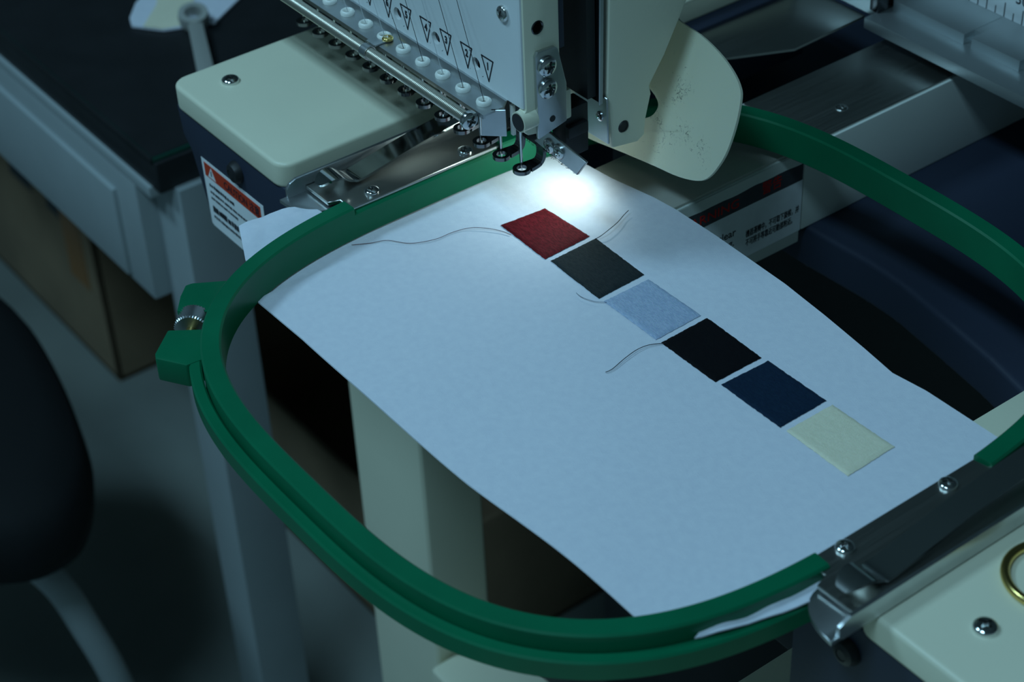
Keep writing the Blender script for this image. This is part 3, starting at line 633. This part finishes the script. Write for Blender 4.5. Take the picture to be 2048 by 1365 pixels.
# presser feet, needles, threads
def foot(k):
    x = NX0 - k * NP; t = 0.0013; b = B(); n = 28; ro, ri = 0.0030, 0.0017
    # ring part
    outer, inner = [], []
    for i in range(n):
        an = 2 * math.pi * i / n + math.pi / n; outer.append((x + ro * math.cos(an), FY + ro * math.sin(an))); inner.append((x + ri * math.cos(an), FY + ri * math.sin(an)))
    for i in range(n):
        j = (i + 1) % n; Q = [outer[i], outer[j], inner[j], inner[i]]
        tp = [b.verts.new((*q, FZ + t)) for q in Q]; bt = [b.verts.new((*q, FZ)) for q in Q]
        b.faces.new(tp); b.faces.new(bt[::-1]); b.faces.new((tp[0], bt[0], bt[1], tp[1])); b.faces.new((tp[3], tp[2], bt[2], bt[3]))
    bmesh.ops.remove_doubles(b, verts=b.verts, dist=1e-6)
    sm = smooth([(x, FY + 0.0022, FZ + t / 2), (x, FY + 0.0042, FZ + t / 2), (x, FY + 0.0062, FZ + t / 2 + 0.0002), (x, FY + 0.0074, FZ + 0.0018), (x, FY + 0.0080, FZ + 0.0038), (x, FY + 0.0081, FZ + 0.010), (x, FY + 0.0081, FZ + 0.045)], 5)
    rings = []
    for i, p in enumerate(sm):
        d = (sm[min(i + 1, len(sm) - 1)] - sm[max(0, i - 1)]).normalized(); nn = Vector((0, -d.z, d.y)); wd = 0.0026 - 0.0008 * min(1, i / 12)
        rings.append([b.verts.new(p + Vector((sx * wd, 0, 0)) + nn * (sy * t / 2)) for sx, sy in ((-1, -1), (1, -1), (1, 1), (-1, 1))])
    for A, C_ in zip(rings, rings[1:]):
        for q in range(4): b.faces.new((A[q], A[(q + 1) % 4], C_[(q + 1) % 4], C_[q]))
    b.faces.new(rings[0]); b.faces.new(rings[-1])
    return b, x
fm = None
for k in range(NN):
    if fm is None:
        b, x = foot(0); fo = mk('presser_foot', b, 'foot', head, 30); fm = fo
    else:
        fo = fm.copy(); COL.objects.link(fo); fo.parent = head; fo.location = fm.location + Vector((-NP * k * K, 0, 0))
nm = None
for k in range(NN):
    x = NX0 - k * NP
    if nm is None:
        b = B(); lathe(b, [(0, 0.0245), (0.00012, 0.0248), (0.00042, 0.0268), (0.00045, 0.040), (0.0009, 0.0425), (0.0009, 0.0480), (0, 0.0480)], (x, FY, 0), (0, 0, 1), 12); no = nm = mk('needle', b, 'chrome', head)
        b = B(); box(b, x - 0.0022, x + 0.0022, FY - 0.0026, FY + 0.0022, 0.0460, 0.0520, 0.0005); cyl(b, (x, FY, 0.0515), (x, FY, 0.075), 0.0016, 14); nb = nbm = mk('needle_clamp', b, 'dark_steel', head)
        b = B(); box(b, x + 0.0030, x + 0.0044, FY - 0.0060, FY - 0.0048, 0.0425, 0.0535, 0.0002); ng = ngm = mk('guide_finger', b, 'ceramic', head)
    else:
        for src in (nm, nbm, ngm):
            c = src.copy(); COL.objects.link(c); c.parent = head; c.location = src.location + Vector((-NP * k * K, 0, 0))
tops = [(-0.0076, 0.0832), (-0.0176, 0.0792), (-0.0274, 0.0754), (-0.0371, 0.0716), (-0.0486, 0.0670), (-0.0585, 0.0670), (-0.0695, 0.0670), (-0.0805, 0.0670), (-0.0915, 0.0670)]
for k in range(9):
    gx = 0.0076 - k * 0.01108; tx, tz = tops[k]; nx = NX0 - k * NP
    d = Vector((tx - gx, 0.0025, tz - 0.0555)); e = Vector((gx, -0.0090, 0.0555)) + d * (0.088 / max(1e-4, tz - 0.0555))
    b = B(); tube(b, [e, (gx, -0.0090, 0.0556), (gx, -0.0088, 0.0535), (nx - 0.0006, FY - 0.0012, 0.0420), (nx, FY - 0.0004, 0.0272)], 0.00010, 6); mk('thread', b, 'thread_light' if k in (2, 5, 6, 7, 8) else 'thread_dark', head, 60)
# wiper blade with hook strip under the head
b = B(); prism(b, [(0.0087, 0.0090, 0.0341), (0.0164, 0.0090, 0.0411), (0.0356, 0.0090, 0.0386), (0.0308, 0.0090, 0.0316)], (0.0001, 0.0010, 0), 0.0002, 1); wp = mk('wiper_blade', b, 'plain_steel', head, label='steel blade with two screws')
for x, z in ((0.0171, 0.0361), (0.0221, 0.0363)):
    b = B(); screw_head(b, (x, 0.0090, z), (0, -1, 0), 0.0026, 0.0011, rot=x * 90); mk('screw', b, 'screw', wp)
b = B(); box(b, -0.010, 0.0270, 0.0127, 0.0138, 0.0290, 0.0325, 0.0002); hs = mk('hook_strip', b, 'black', wp)
b = B(); rnd = random.Random(5)
for i in range(90):
    x = rnd.uniform(-0.009, 0.026); z = 0.0292 - rnd.uniform(0, 0.0008); c = Vector((x, 0.0130 - rnd.uniform(0, .0006), z)); rr_ = rnd.uniform(.0003, .0008); a0 = rnd.uniform(0, 6.28)
    tube(b, [c + Vector((math.cos(a0 + q * .7) * rr_, rnd.uniform(-.0002, .0002), math.sin(a0 + q * .7) * rr_)) for q in range(6)], 0.00006, 4)
lint = mk('lint_hooks', b, 'black', hs, 60, kind='stuff')
b = B(); box(b, 0.012, 0.0195, 0.0139, 0.0230, 0.0300, 0.0480, 0.0005); box(b, 0.0195, 0.0215, 0.0135, 0.0215, 0.0385, 0.0425, 0.0004); mk('carrier_block', b, 'black', head)

# ------------------------------------------------------------------ machine arm (column) with lamp and light guard
arm = base
side = [(0.0324, 0.0268), (0.0431, 0.0250), (0.0463, 0.0265), (0.0467, 0.0321), (0.0490, 0.0410), (0.0484, 0.0445), (0.0546, 0.0534), (0.0638, 0.0699), (0.0860, 0.1120), (0.1050, 0.150), (0.0330, 0.150), (0.0315, 0.0811), (0.0304, 0.0478)]
b = B(); prism(b, [(0.0200, y, z) for y, z in side], (-0.028, 0, 0), 0.0010, 3); mk('arm_body', b, 'cream', arm, 30)
b = B(); prism(b, [(0.0195, 0.0275, 0.0455), (0.0195, 0.0290, 0.0455), (0.0195, 0.0312, 0.150), (0.0195, 0.0290, 0.150)], (-0.030, 0, 0), 0.0003, 1); pn = mk('front_panel', b, 'gloss_black', arm, label='glossy black front panel')
b = B(); prism(b, [(0.0196, 0.0270, 0.0452), (0.0196, 0.0286, 0.0452), (0.0196, 0.0308, 0.150), (0.0196, 0.0290, 0.150)], (0.0006, 0, 0), 0.0002, 1); mk('panel_edge', b, 'alu', pn)
b = B(); prism(b, [(0.0208, 0.0296, 0.0469), (0.0212, 0.0296, 0.0300), (0.0051, 0.0296, 0.0296), (0.0040, 0.0296, 0.0340), (0.0040, 0.0296, 0.0469)], (0, 0.0009, 0), 0.0003, 1); mp_ = mk('lamp_cover', b, 'plain_steel', arm, label='steel cover plate')
b = B(); screw_head(b, (0.0172, 0.0296, 0.0390), (0, -1, 0), 0.0017, 0.0007); mk('screw', b, 'screw', mp_)
b = B(); lathe(b, [(0.0019, 0.0002), (0.0022, -0.0002), (0.0020, -0.0020), (0, -0.0020)], (0.0202, 0.0371, 0.0334), (1, 0, 0), 24); cyl(b, (0.0195, 0.0371, 0.0334), (0.02006, 0.0371, 0.0334), 0.0019, 24); mk('side_hole', b, 'black', arm)
b = B(); box(b, -0.010, 0.0185, 0.0236, 0.0270, 0.0480, 0.150); mk('inner_mechanism', b, 'black', arm)
# needle lamp: one small lamp under the arm, behind the needles
lx, ly, lz = 0.0000, 0.0365, 0.0256
b = B(); lathe(b, [(0, -0.0006), (0.0014, -0.0005), (0.0022, 0.0002), (0.0022, 0.0022), (0, 0.0022)], (lx, ly, lz), (0, 0, 1), 24); mk('lamp_lens', b, 'lens', arm)
ll = bpy.data.lights.new('needle_lamp', 'SPOT'); ll.energy = 0.10; ll.color = (0.74, 0.98, 0.98); ll.spot_size = math.radians(165); ll.spot_blend = 0.9; ll.shadow_soft_size = 0.003 * K
lo = bpy.data.objects.new('needle_lamp', ll); COL.objects.link(lo); lo.location = Vector((lx, ly, lz - 0.0022)) * K
lo.rotation_euler = Vector((-0.010, -0.034, -0.030)).to_track_quat('-Z', 'Y').to_euler()
# guard
GO = [(0.0064, 0.0684, 0.0575), (0.0106, 0.0680, 0.0565), (0.0195, 0.0678, 0.0560), (0.0275, 0.0672, 0.0547), (0.0344, 0.0665, 0.0529), (0.0404, 0.0655, 0.0507), (0.0444, 0.0645, 0.0483), (0.0464, 0.0634, 0.0459), (0.0479, 0.0612, 0.0407), (0.0486, 0.0587, 0.0349), (0.0484, 0.0559, 0.0284),
      (0.0465, 0.0535, 0.0228), (0.0442, 0.0520, 0.0192), (0.0410, 0.0510, 0.0169), (0.0357, 0.0502, 0.0152), (0.0289, 0.0497, 0.0138), (0.0192, 0.0492, 0.0128), (0.0093, 0.0487, 0.0117), (0.0006, 0.0483, 0.0107), (-0.0110, 0.0478, 0.0094), (-0.0193, 0.0477, 0.0093), (-0.0185, 0.0487, 0.0116),
      (-0.0035, 0.0500, 0.0150), (0.0061, 0.0536, 0.0230), (0.0106, 0.0549, 0.0261), (0.0121, 0.0562, 0.0290), (0.0116, 0.0570, 0.0310), (0.0091, 0.0577, 0.0325), (0.0019, 0.0593, 0.0363), (-0.0001, 0.0653, 0.0503)]
GO = smooth(GO + [GO[0]], 3)[:-1]; gc = Vector((0.0260, 0.0, 0.0270)); gc.y = 0.048 + 0.43 * (gc.z - 0.01)
def bend(p): return p - Vector((0, -1, 0.43)).normalized() * 0.0022 * max(0, 1 - ((p.x - 0.0146) / 0.034) ** 2)
b = B(); NR = 9; nn = Vector((0, -1, 0.43)).normalized(); layers = []
for sgn in (0, 1):
    rings = []
    for q in range(1, NR + 1):
        f = q / NR; e = 1.0
        rings.append([b.verts.new(bend(gc.lerp(p, f)) - nn * 0.0011 * sgn) for p in GO])
    cv = b.verts.new(bend(gc) - nn * 0.0011 * sgn); n = len(GO)
    for i in range(n): b.faces.new((cv, rings[0][i], rings[0][(i + 1) % n]))
    for A, C_ in zip(rings, rings[1:]):
        for i in range(n): b.faces.new((A[i], C_[i], C_[(i + 1) % n], A[(i + 1) % n]))
    layers.append(rings[-1])
for i in range(n): b.faces.new((layers[0][i], layers[1][i], layers[1][(i + 1) % n], layers[0][(i + 1) % n]))
mk('lamp_guard', b, 'guard', arm, 50, label='yellowed plastic lamp guard with dark smudges')

# ------------------------------------------------------------------ machine stand
std = thing('machine_stand', (-0.13, 0.06, -0.62), 'off-white square steel stand leg and foot seen below the hoop', 'machine stand')
b = B(); box(b, -0.1812, -0.1225, 0.0363, 0.0688, -0.62, -0.105, 0.003, 3); mk('leg', b, 'cream', std)
b = B(); box(b, -0.1900, 0.12, 0.034, 0.0720, -0.135, -0.105, 0.002); mk('top_rail', b, 'black', std)
b = B(); box(b, -0.1205, 0.02, 0.030, 0.0700, -0.42, -0.335, 0.003, 3); mk('cross_rail', b, 'cream', std)

# ------------------------------------------------------------------ work table with drawer
tb = thing('work_table', (-0.6, 0.25, -0.62), 'black glass-topped work table with a pale grey drawer beneath', 'table')
TY = 0.0221
b = B(); box(b, -1.15, -0.3215, TY, 0.62, -0.158, -0.1405, 0.0012); mk('table_top', b, 'black', tb)
b = B(); box(b, -1.15, -0.3237, TY, 0.62, -0.1405, -0.1380, 0.0003); mk('glass_sheet', b, 'glass', tb, label='glass sheet with green edge')
b = B(); box(b, -1.15, -0.3240, TY - 0.0012, TY + 0.0004, -0.1410, -0.1377, 0.0003); mk('dark_edge_strip', b, 'black', tb)  # added black strip: paints in how dark the glass edge looks from this angle
b = B(); box(b, -1.149, -0.3245, TY + 0.0006, 0.619, -0.1379, -0.1376); mk('desk_mat', b, 'black', tb)
b = B(); box(b, -0.95, -0.3300, TY - 0.002, 0.030, -0.1580 - 0.006, -0.1575, 0.0008); mk('apron', b, 'rail', tb)
b = B(); box(b, -0.95, -0.3474, TY - 0.002, 0.060, -0.2365, -0.164, 0.0012); dr = mk('drawer', b, 'rail', tb, label='pale grey steel drawer')
b = B(); box(b, -0.93, -0.3720, TY - 0.0045, TY - 0.001, -0.2325, -0.1785, 0.0008); mk('drawer_front', b, 'rail', dr)
b = B(); lathe(b, [(0, 0.006), (0.006, 0.005), (0.007, 0.002), (0.004, 0), (0.004, -0.004)], (-0.535, TY - 0.0045, -0.205), (0, -1, 0), 20); mk('knob', b, 'black', dr)
for x in (-1.12, -0.3479):
    for y in (0.030, 0.55):
        b = B(); box(b, x, x + 0.0310, y, y + 0.031, -0.62, -0.157, 0.0010); mk('leg', b, 'rail', tb)

# wrench and scrap on the table
b = B(); zt = -0.1376
d = Vector((0.0495, -0.0216, 0)).normalized(); nrm = Vector((-d.y, d.x, 0)); c0 = Vector((-0.4255, 0.1043, zt + 0.0075))
lathe(b, [(0.0048, -0.0035), (0.0080, -0.0035), (0.0086, 0.0), (0.0080, 0.0035), (0.0048, 0.0035), (0.0048, -0.0035)], c0, (0.25, -0.1, 1), 24)
A0, A1 = c0 + d * 0.0085, c0 + d * 0.11; A0.z -= 0.001; A1.z = zt + 0.003
for s in (0,):
    prism(b, [A0 - nrm * 0.0040 + Vector((0, 0, -0.002)), A0 + nrm * 0.0040 + Vector((0, 0, -0.002)), A1 + nrm * 0.0050 + Vector((0, 0, -0.003)), A1 - nrm * 0.0050 + Vector((0, 0, -0.003))], (0, 0, 0.004), 0.0008, 2)
mk('ring_wrench', b, 'wrench', None, 35, label='steel ring spanner lying on the black table beside the felt scrap', cat='wrench')
sc = thing('felt_scrap', (-0.45, 0.10, zt), 'pale felt scrap with a cream stitched band lying on the black table', 'fabric scrap')
b = B(); P = [(-0.4494, 0.0783), (-0.4339, 0.0892), (-0.4225, 0.1150), (-0.4412, 0.1450), (-0.505, 0.140), (-0.4713, 0.0925), (-0.4578, 0.0816)]
prism(b, [(x, y, zt + 0.0006) for x, y in P], (0, 0, 0.0012)); mk('scrap', b, 'felt', sc)
b = B(); prism(b, [(-0.4435, 0.0823, zt + 0.0018), (-0.4345, 0.0888, zt + 0.0018), (-0.4310, 0.0985, zt + 0.0018), (-0.4509, 0.1180, zt + 0.0018), (-0.4800, 0.1320, zt + 0.0018), (-0.4850, 0.1150, zt + 0.0018), (-0.4610, 0.1000, zt + 0.0018)], (0, 0, 0.0005)); mk('stitched_band', b, SW[5], sc)

# ------------------------------------------------------------------ cardboard boxes and bag under the table
def carton(x0, x1, y0, y1, h, label, marks):
    c = thing('cardboard_box', ((x0 + x1) / 2, (y0 + y1) / 2, -0.62), label, 'box', 'cartons on the floor')
    t_ = 0.004
    for nm_, bb in (('side_panel', (x0, x1, y0, y0 + t_)), ('side_panel', (x0, x1, y1 - t_, y1)), ('side_panel', (x0, x0 + t_, y0, y1)), ('side_panel', (x1 - t_, x1, y0, y1))):
        b = B(); box(b, *bb, -0.62, -0.62 + h, 0.0008); mk(nm_, b, 'card', c)
    b = B(); box(b, x0, x1, y0, y1, -0.62, -0.616); mk('bottom_panel', b, 'card', c)
    if marks:
        b = B(); box(b, x1 - 0.055, x1 - 0.022, y0 - 0.0006, y0 + 0.0004, -0.62 + h - 0.16, -0.62 + h); mk('tape', b, 'tape', c)
        for i in range(4):
            b = B(); box(b, x0 + 0.05 + i * 0.068, x0 + 0.09 + i * 0.068, y0 - 0.0004, y0 + 0.0004, -0.62 + h * 0.55, -0.62 + h * 0.66); mk('printed_mark', b, 'box_print', c)
        b = B(); box(b, x0, x1, y0, y1, -0.62 + h - 0.004, -0.62 + h, 0.0008); mk('top_flap', b, 'card', c)
    return c
carton(-1.10, -0.767, 0.152, 0.42, 0.24, 'closed brown carton with orange tape standing under the table drawer', True)
carton(-0.66, -0.33, 0.166, 0.38, 0.125, 'low open brown carton on the floor behind the table leg', False)

# ------------------------------------------------------------------ chair
ch = thing('office_chair', (-0.46, -0.06, -0.62), 'black padded chair with a bent grey metal frame', 'chair')
seat_o = [(-0.5397, 0.0007), (-0.5015, 0.0025), (-0.445, -0.0057), (-0.391, -0.0187), (-0.358, -0.0324), (-0.333, -0.0528), (-0.327, -0.0733), (-0.334, -0.0950), (-0.370, -0.140), (-0.45, -0.19), (-0.56, -0.20), (-0.66, -0.15), (-0.68, -0.07), (-0.63, -0.01)]
so = smooth([(x, y, 0) for x, y in seat_o] + [(seat_o[0][0], seat_o[0][1], 0)], 4)[:-1]
b = B(); cc = Vector((-0.50, -0.09, 0)); rings = []
for f, z in ((0.90, -0.372), (0.98, -0.366), (1.0, -0.350), (0.985, -0.335), (0.94, -0.325), (0.80, -0.319), (0.5, -0.317)): rings.append([b.verts.new(cc.lerp(p, f) + Vector((0, 0, z))) for p in so])
for A, C_ in zip(rings, rings[1:]):
    for i in range(len(so)): b.faces.new((A[i], A[(i + 1) % len(so)], C_[(i + 1) % len(so)], C_[i]))
b.faces.new(rings[0][::-1]); b.faces.new(rings[-1]); mk('seat', b, 'cushion', ch, 60)
for pts in ([(-0.64, -0.100, -0.400), (-0.50, -0.092, -0.400), (-0.430, -0.083, -0.400), (-0.3940, -0.0710, -0.402), (-0.3715, -0.0610, -0.415), (-0.3633, -0.0527, -0.450), (-0.3616, -0.0430, -0.500), (-0.375, -0.028, -0.608)],
            [(-0.64, -0.175, -0.400), (-0.56, -0.190, -0.400), (-0.52, -0.200, -0.402), (-0.50, -0.205, -0.42), (-0.49, -0.208, -0.46), (-0.48, -0.212, -0.52), (-0.48, -0.216, -0.608)]):
    b = B(); tube(b, smooth(pts, 6), 0.0088, 14); mk('frame_tube', b, 'rail', ch, 60)
b = B(); box(b, -0.62, -0.45, -0.17, -0.05, -0.396, -0.370, 0.003); mk('seat_pan', b, 'black', ch)
for y in (-0.100, -0.175):
    b = B(); tube(b, smooth([(-0.64, y, -0.400), (-0.66, y, -0.42), (-0.68, y, -0.50), (-0.70, y, -0.608)], 6), 0.0075, 14); mk('rear_leg', b, 'alu', ch, 60)
for i, (x, y) in enumerate(((-0.375, -0.028), (-0.48, -0.216), (-0.70, -0.100), (-0.70, -0.175))):
    b = B(); lathe(b, [(0, -0.62), (0.010, -0.62), (0.011, -0.600), (0.009, -0.598), (0, -0.598)], (x, y, 0), (0, 0, 1), 16); mk('foot_cap', b, 'black', ch)
